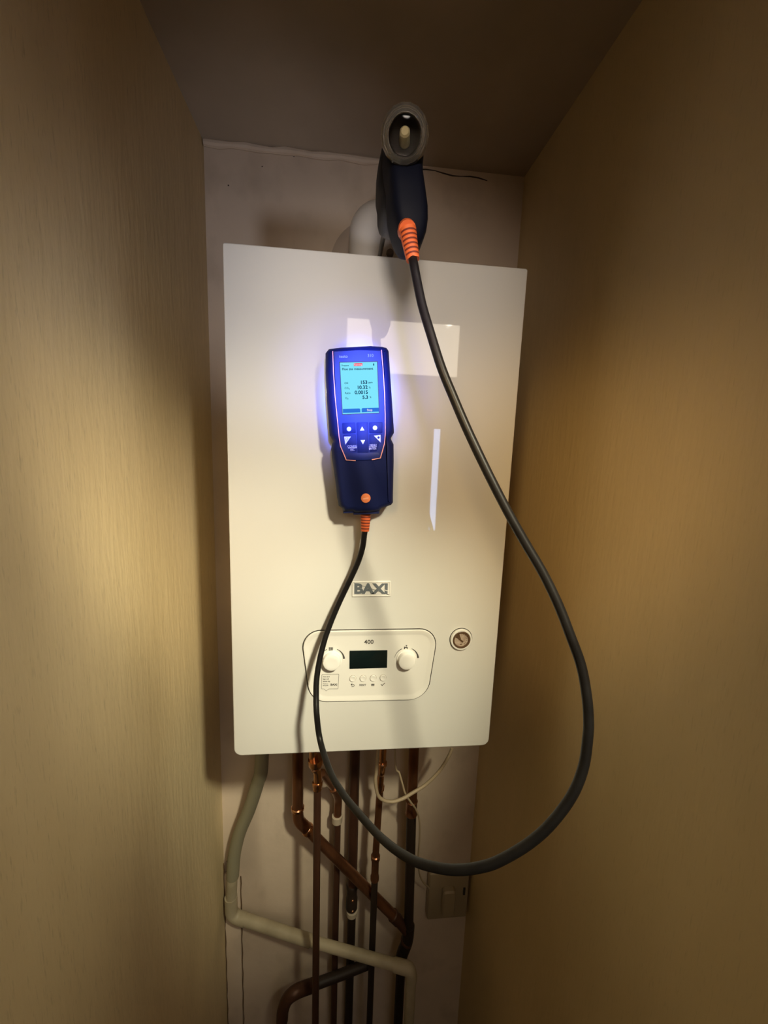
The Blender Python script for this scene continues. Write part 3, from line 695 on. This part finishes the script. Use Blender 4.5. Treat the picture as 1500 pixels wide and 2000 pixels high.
# 3: 15 mm pipe behind, fed by the short branch, with a white clip
Y = 0.246
P3 = thing('copper_pipe', (at(658, 1700, Y).x, Y, FL), 'thin copper pipe behind the diagonal one, held by a white clip near its top', 'pipe', 'pipes below the boiler')
h0 = at(633, 1512, 0.165); h1 = at(653, 1541, 0.225); h2 = at(660, 1560, Y); h3 = at(659.5, 1585, Y)
bm = bmesh.new(); straight(bm, at(629, 1509, 0.161), h1, 0.0072); obj('branch_pipe', bm, m_cu, P3)
bm = bmesh.new(); tube(bm, catmull([h1 - (h1 - h0).normalized() * 0.006, h1, h2, h3, h3 + DN * 0.008], 8), 0.0088, 22); obj('elbow', bm, m_cu, P3)
collar(h1, (h1 - h0), [(-0.012, 0.0092), (-0.010, 0.0102), (-0.006, 0.0102), (-0.004, 0.0090)], m_cu, P3, 'solder_ring')
bt = at(655.5, 1830, Y)
bm = bmesh.new(); straight(bm, h3, V((bt.x, Y, FL)), 0.0076); obj('pipe', bm, m_cu_dark, P3)
cl = at(658.5, 1592, Y)
collar(cl, DN, [(0, 0.0094), (0.001, 0.0118), (0.016, 0.0118), (0.018, 0.0090)], m_clip, P3, 'pipe_clip')
# 4: 22 mm pipe in the middle with a coupling and clip
Y = 0.252
P4 = thing('copper_pipe', to_boiler(692, 1478, Y), 'wide tarnished pipe in the middle, running straight down behind the diagonal one', 'pipe', 'pipes below the boiler')
top = to_boiler(692, 1478, Y); b = at(687.5, 1745, Y)
bm = bmesh.new(); straight(bm, top, b, 0.0112); obj('pipe', bm, m_cu_dark, P4)
c1 = at(688, 1726, Y); c2 = at(687.5, 1772, Y)
collar(c1, DN, [(0, 0.0114), (0.003, 0.0134), (0.010, 0.0134), (0.012, 0.0118), ((c1.z - c2.z) * .55, 0.0118), ((c1.z - c2.z) * .6, 0.0134), (c1.z - c2.z, 0.0134), (c1.z - c2.z + 0.003, 0.0100)], m_blackpipe, P4, 'coupling')
for yy in (1748, 1768):
    q = at(688.5, yy, Y); bm = bmesh.new(); bmesh.ops.create_uvsphere(bm, u_segments=14, v_segments=8, radius=0.0030, matrix=Matrix.Translation((q.x, Y - 0.0125, q.z)))
    obj('screw', bm, m_cu_bright, P4)
q = at(687.5, 1776, Y); collar(q, DN, [(0, 0.0114), (0.001, 0.0135), (0.012, 0.0135), (0.015, 0.0110)], m_clip, P4, 'pipe_clip')
bm = bmesh.new(); straight(bm, c2, V((at(684, 1850, Y).x, Y, FL)), 0.0098); obj('lower_pipe', bm, m_blackpipe, P4)
# 5: 15 mm pipe, bright elbow at the boiler and a coupling further down
Y = 0.200
P5 = thing('copper_pipe', (at(728, 1800, Y).x, Y, FL), 'thin pipe with a bright upper elbow and a coupling halfway, beside the white cable', 'pipe', 'pipes below the boiler')
t0 = to_boiler(748.5, 1478, 0.165); f0 = at(746.5, 1490, 0.170); f1 = at(742, 1543, Y); f2 = at(733.5, 1672, Y); f3 = at(731.5, 1721, Y)
bm = bmesh.new(); tube(bm, catmull([t0, f0, at(744, 1512, 0.182), at(742.5, 1530, 0.189), f1], 8), 0.0074, 22); obj('bend', bm, m_cu_bright, P5)
collar(at(746.8, 1487, 0.169), V((0, 0.15, -1)), [(0, 0.0080), (0.002, 0.0096), (0.008, 0.0096), (0.010, 0.0080)], m_cu_bright, P5, 'solder_ring')
collar(f1 + V((0, 0, 0.012)), DN, [(0, 0.0078), (0.002, 0.0094), (0.010, 0.0094), (0.012, 0.0078)], m_cu_bright, P5, 'solder_ring')
bm = bmesh.new(); straight(bm, f1, f2, 0.0074); obj('pipe', bm, m_cu, P5)
L5 = f2.z - f3.z
collar(f2 + V((0, 0, 0.003)), DN, [(0, 0.0078), (0.002, 0.0100), (0.010, 0.0100), (0.013, 0.0080), (L5 - 0.014, 0.0080), (L5 - 0.010, 0.0096), (L5 - 0.002, 0.0096), (L5, 0.0078)], m_cu, P5, 'coupling')
bm = bmesh.new(); straight(bm, f2 + DN * 0.006, V((at(727.5, 1850, Y).x, Y, FL)), 0.0073); obj('lower_pipe', bm, m_blackpipe, P5)
# drain cock beside the cable
q = at(771, 1474, 0.17)
P7 = thing('drain_cock', (q.x, 0.17, 0.0), 'small brass cock just under the boiler, between cable and thick pipe', 'valve')
bm = steps((q.x, 0.17, 0.002), DN, [(0, 0.006), (0.018, 0.006), (0.019, 0.009), (0.026, 0.0095), (0.030, 0.006)], seg=10); obj('body', bm, m_cu, P7)
bm = bmesh.new(); tube(bm, [V((q.x - 0.011, 0.163, -0.022)), V((q.x + 0.012, 0.163, -0.020))], [0.0045, 0.0045], 12); obj('lever', bm, m_cu_bright, P7)
# 8: black pipe crossing low down with its big elbow
Y = 0.196
g = [at(722, 1881, 0.224), at(668, 1903, 0.222), at(606, 1926, 0.212)]
P8 = thing('copper_pipe', (at(546, 1990, 0.19).x, 0.19, FL), 'dark pipe crossing low behind the vertical ones and bending down at the left', 'pipe', 'pipes below the boiler')
bm = bmesh.new(); tube(bm, [g[0], g[1], g[2]], 0.0108, 22); obj('pipe', bm, m_blackpipe, P8)
bm = bmesh.new(); tube(bm, catmull([g[2] + (g[1] - g[2]).normalized() * 0.004, g[2], at(580, 1936, 0.194), at(562, 1950, 0.190), at(553, 1972, 0.190), at(551, 1992, 0.190)], 8), 0.0132, 24); obj('elbow', bm, m_cu_dark, P8)
q = at(551, 1992, 0.190); bm = bmesh.new(); tube(bm, [q + V((0, 0, .004)), V((q.x, q.y, FL))], 0.0108, 20); obj('drop_pipe', bm, m_blackpipe, P8)

# condensate hose and white waste pipe
hp = [V((at(513, 1482, 0.20).x, 0.20, -0.0004)), at(511, 1490, 0.205), at(503, 1530, 0.218), at(487, 1580, 0.234), at(468.5, 1625, 0.246), at(458, 1668, 0.252), at(454.5, 1712, 0.254)]
bm = bmesh.new(); cm = catmull(hp, 8); tube(bm, cm, 0.0138, 26)
tag(obj('condensate_hose', bm, m_hose), 'grey flexible hose curving down from the boiler into a white pipe at the left', 'hose')
wp = thing('waste_pipe', at(452, 1780, 0.256), 'white plastic waste pipe with two elbows, crossing behind the front pipe', 'pipe')
a0 = at(453.5, 1708, 0.254); a1 = at(451.5, 1768, 0.257); a2 = at(463, 1791, 0.257); a3 = at(607, 1838, 0.211); a4 = at(788, 1889, 0.152); a5 = at(803, 1905, 0.148); a6 = at(801.5, 1990, 0.148)
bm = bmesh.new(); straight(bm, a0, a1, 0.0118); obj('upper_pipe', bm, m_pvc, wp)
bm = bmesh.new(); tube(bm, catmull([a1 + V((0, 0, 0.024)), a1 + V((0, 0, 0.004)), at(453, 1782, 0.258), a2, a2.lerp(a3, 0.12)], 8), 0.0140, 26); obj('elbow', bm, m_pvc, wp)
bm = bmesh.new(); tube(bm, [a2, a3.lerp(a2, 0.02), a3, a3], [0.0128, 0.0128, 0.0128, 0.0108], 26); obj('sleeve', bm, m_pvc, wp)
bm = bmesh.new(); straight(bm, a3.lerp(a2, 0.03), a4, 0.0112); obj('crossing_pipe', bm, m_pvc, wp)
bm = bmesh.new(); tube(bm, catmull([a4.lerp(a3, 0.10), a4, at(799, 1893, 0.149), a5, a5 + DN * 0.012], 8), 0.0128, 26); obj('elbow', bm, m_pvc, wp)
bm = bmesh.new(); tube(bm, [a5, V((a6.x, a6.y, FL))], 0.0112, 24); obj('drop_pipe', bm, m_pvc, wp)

# white cables
c1 = [V((at(741, 1474, 0.15).x, 0.15, -0.0004)), at(736, 1495, 0.148), at(733.5, 1525, 0.146), at(738, 1552, 0.146), at(750, 1563, 0.146), at(768, 1565.5, 0.146), at(788, 1559, 0.148), at(805, 1549, 0.152), at(832, 1532, 0.158), at(858, 1506, 0.16), at(876, 1478, 0.16), at(883, 1462, 0.16)]
c1[-1].z = min(c1[-1].z, -0.0004)
bm = bmesh.new(); tube(bm, catmull(c1, 8), 0.0034, 14)
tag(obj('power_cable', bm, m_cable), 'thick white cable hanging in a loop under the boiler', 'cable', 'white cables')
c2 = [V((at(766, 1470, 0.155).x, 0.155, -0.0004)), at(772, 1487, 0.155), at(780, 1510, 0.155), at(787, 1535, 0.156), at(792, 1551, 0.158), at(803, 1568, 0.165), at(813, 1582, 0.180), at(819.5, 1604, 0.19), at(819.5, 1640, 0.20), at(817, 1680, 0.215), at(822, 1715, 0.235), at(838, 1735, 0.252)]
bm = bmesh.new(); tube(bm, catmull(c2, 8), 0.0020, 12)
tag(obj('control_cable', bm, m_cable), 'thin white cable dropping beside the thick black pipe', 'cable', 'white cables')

# terminal box on the back wall
t0 = at(836, 1690, YB); t1 = at(906, 1772, YB)
tb = thing('terminal_box', ((t0.x + t1.x) / 2, YB, (t0.z + t1.z) / 2), 'small white plastic box low on the back wall, right of the pipes', 'box')
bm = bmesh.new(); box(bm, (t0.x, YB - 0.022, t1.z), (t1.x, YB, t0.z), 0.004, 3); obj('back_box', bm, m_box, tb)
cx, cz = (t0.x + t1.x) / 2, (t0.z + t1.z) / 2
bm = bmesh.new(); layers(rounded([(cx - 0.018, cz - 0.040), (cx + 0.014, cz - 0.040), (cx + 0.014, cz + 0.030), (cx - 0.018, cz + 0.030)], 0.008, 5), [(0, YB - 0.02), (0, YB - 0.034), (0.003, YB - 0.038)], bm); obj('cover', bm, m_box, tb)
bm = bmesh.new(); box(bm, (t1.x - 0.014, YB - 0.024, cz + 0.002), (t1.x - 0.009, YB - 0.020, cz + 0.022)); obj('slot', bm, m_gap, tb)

# ------------------------------------------------------------------ hall ceiling lamp behind the viewer
hl = thing('ceiling_lamp', (0.56, -1.6, ZC), 'flat hall ceiling light panel behind the viewer', 'lamp')
bm = bmesh.new(); box(bm, (0.14, -2.28, ZC - 0.012), (1.02, -1.02, ZC + 0.001)); obj('lamp_frame', bm, m_flue, hl, smooth=False)
bm = bmesh.new(); box(bm, (0.16, -2.26, ZC - 0.015), (1.00, -1.04, ZC - 0.011)); obj('diffuser', bm, m_diff, hl, smooth=False)
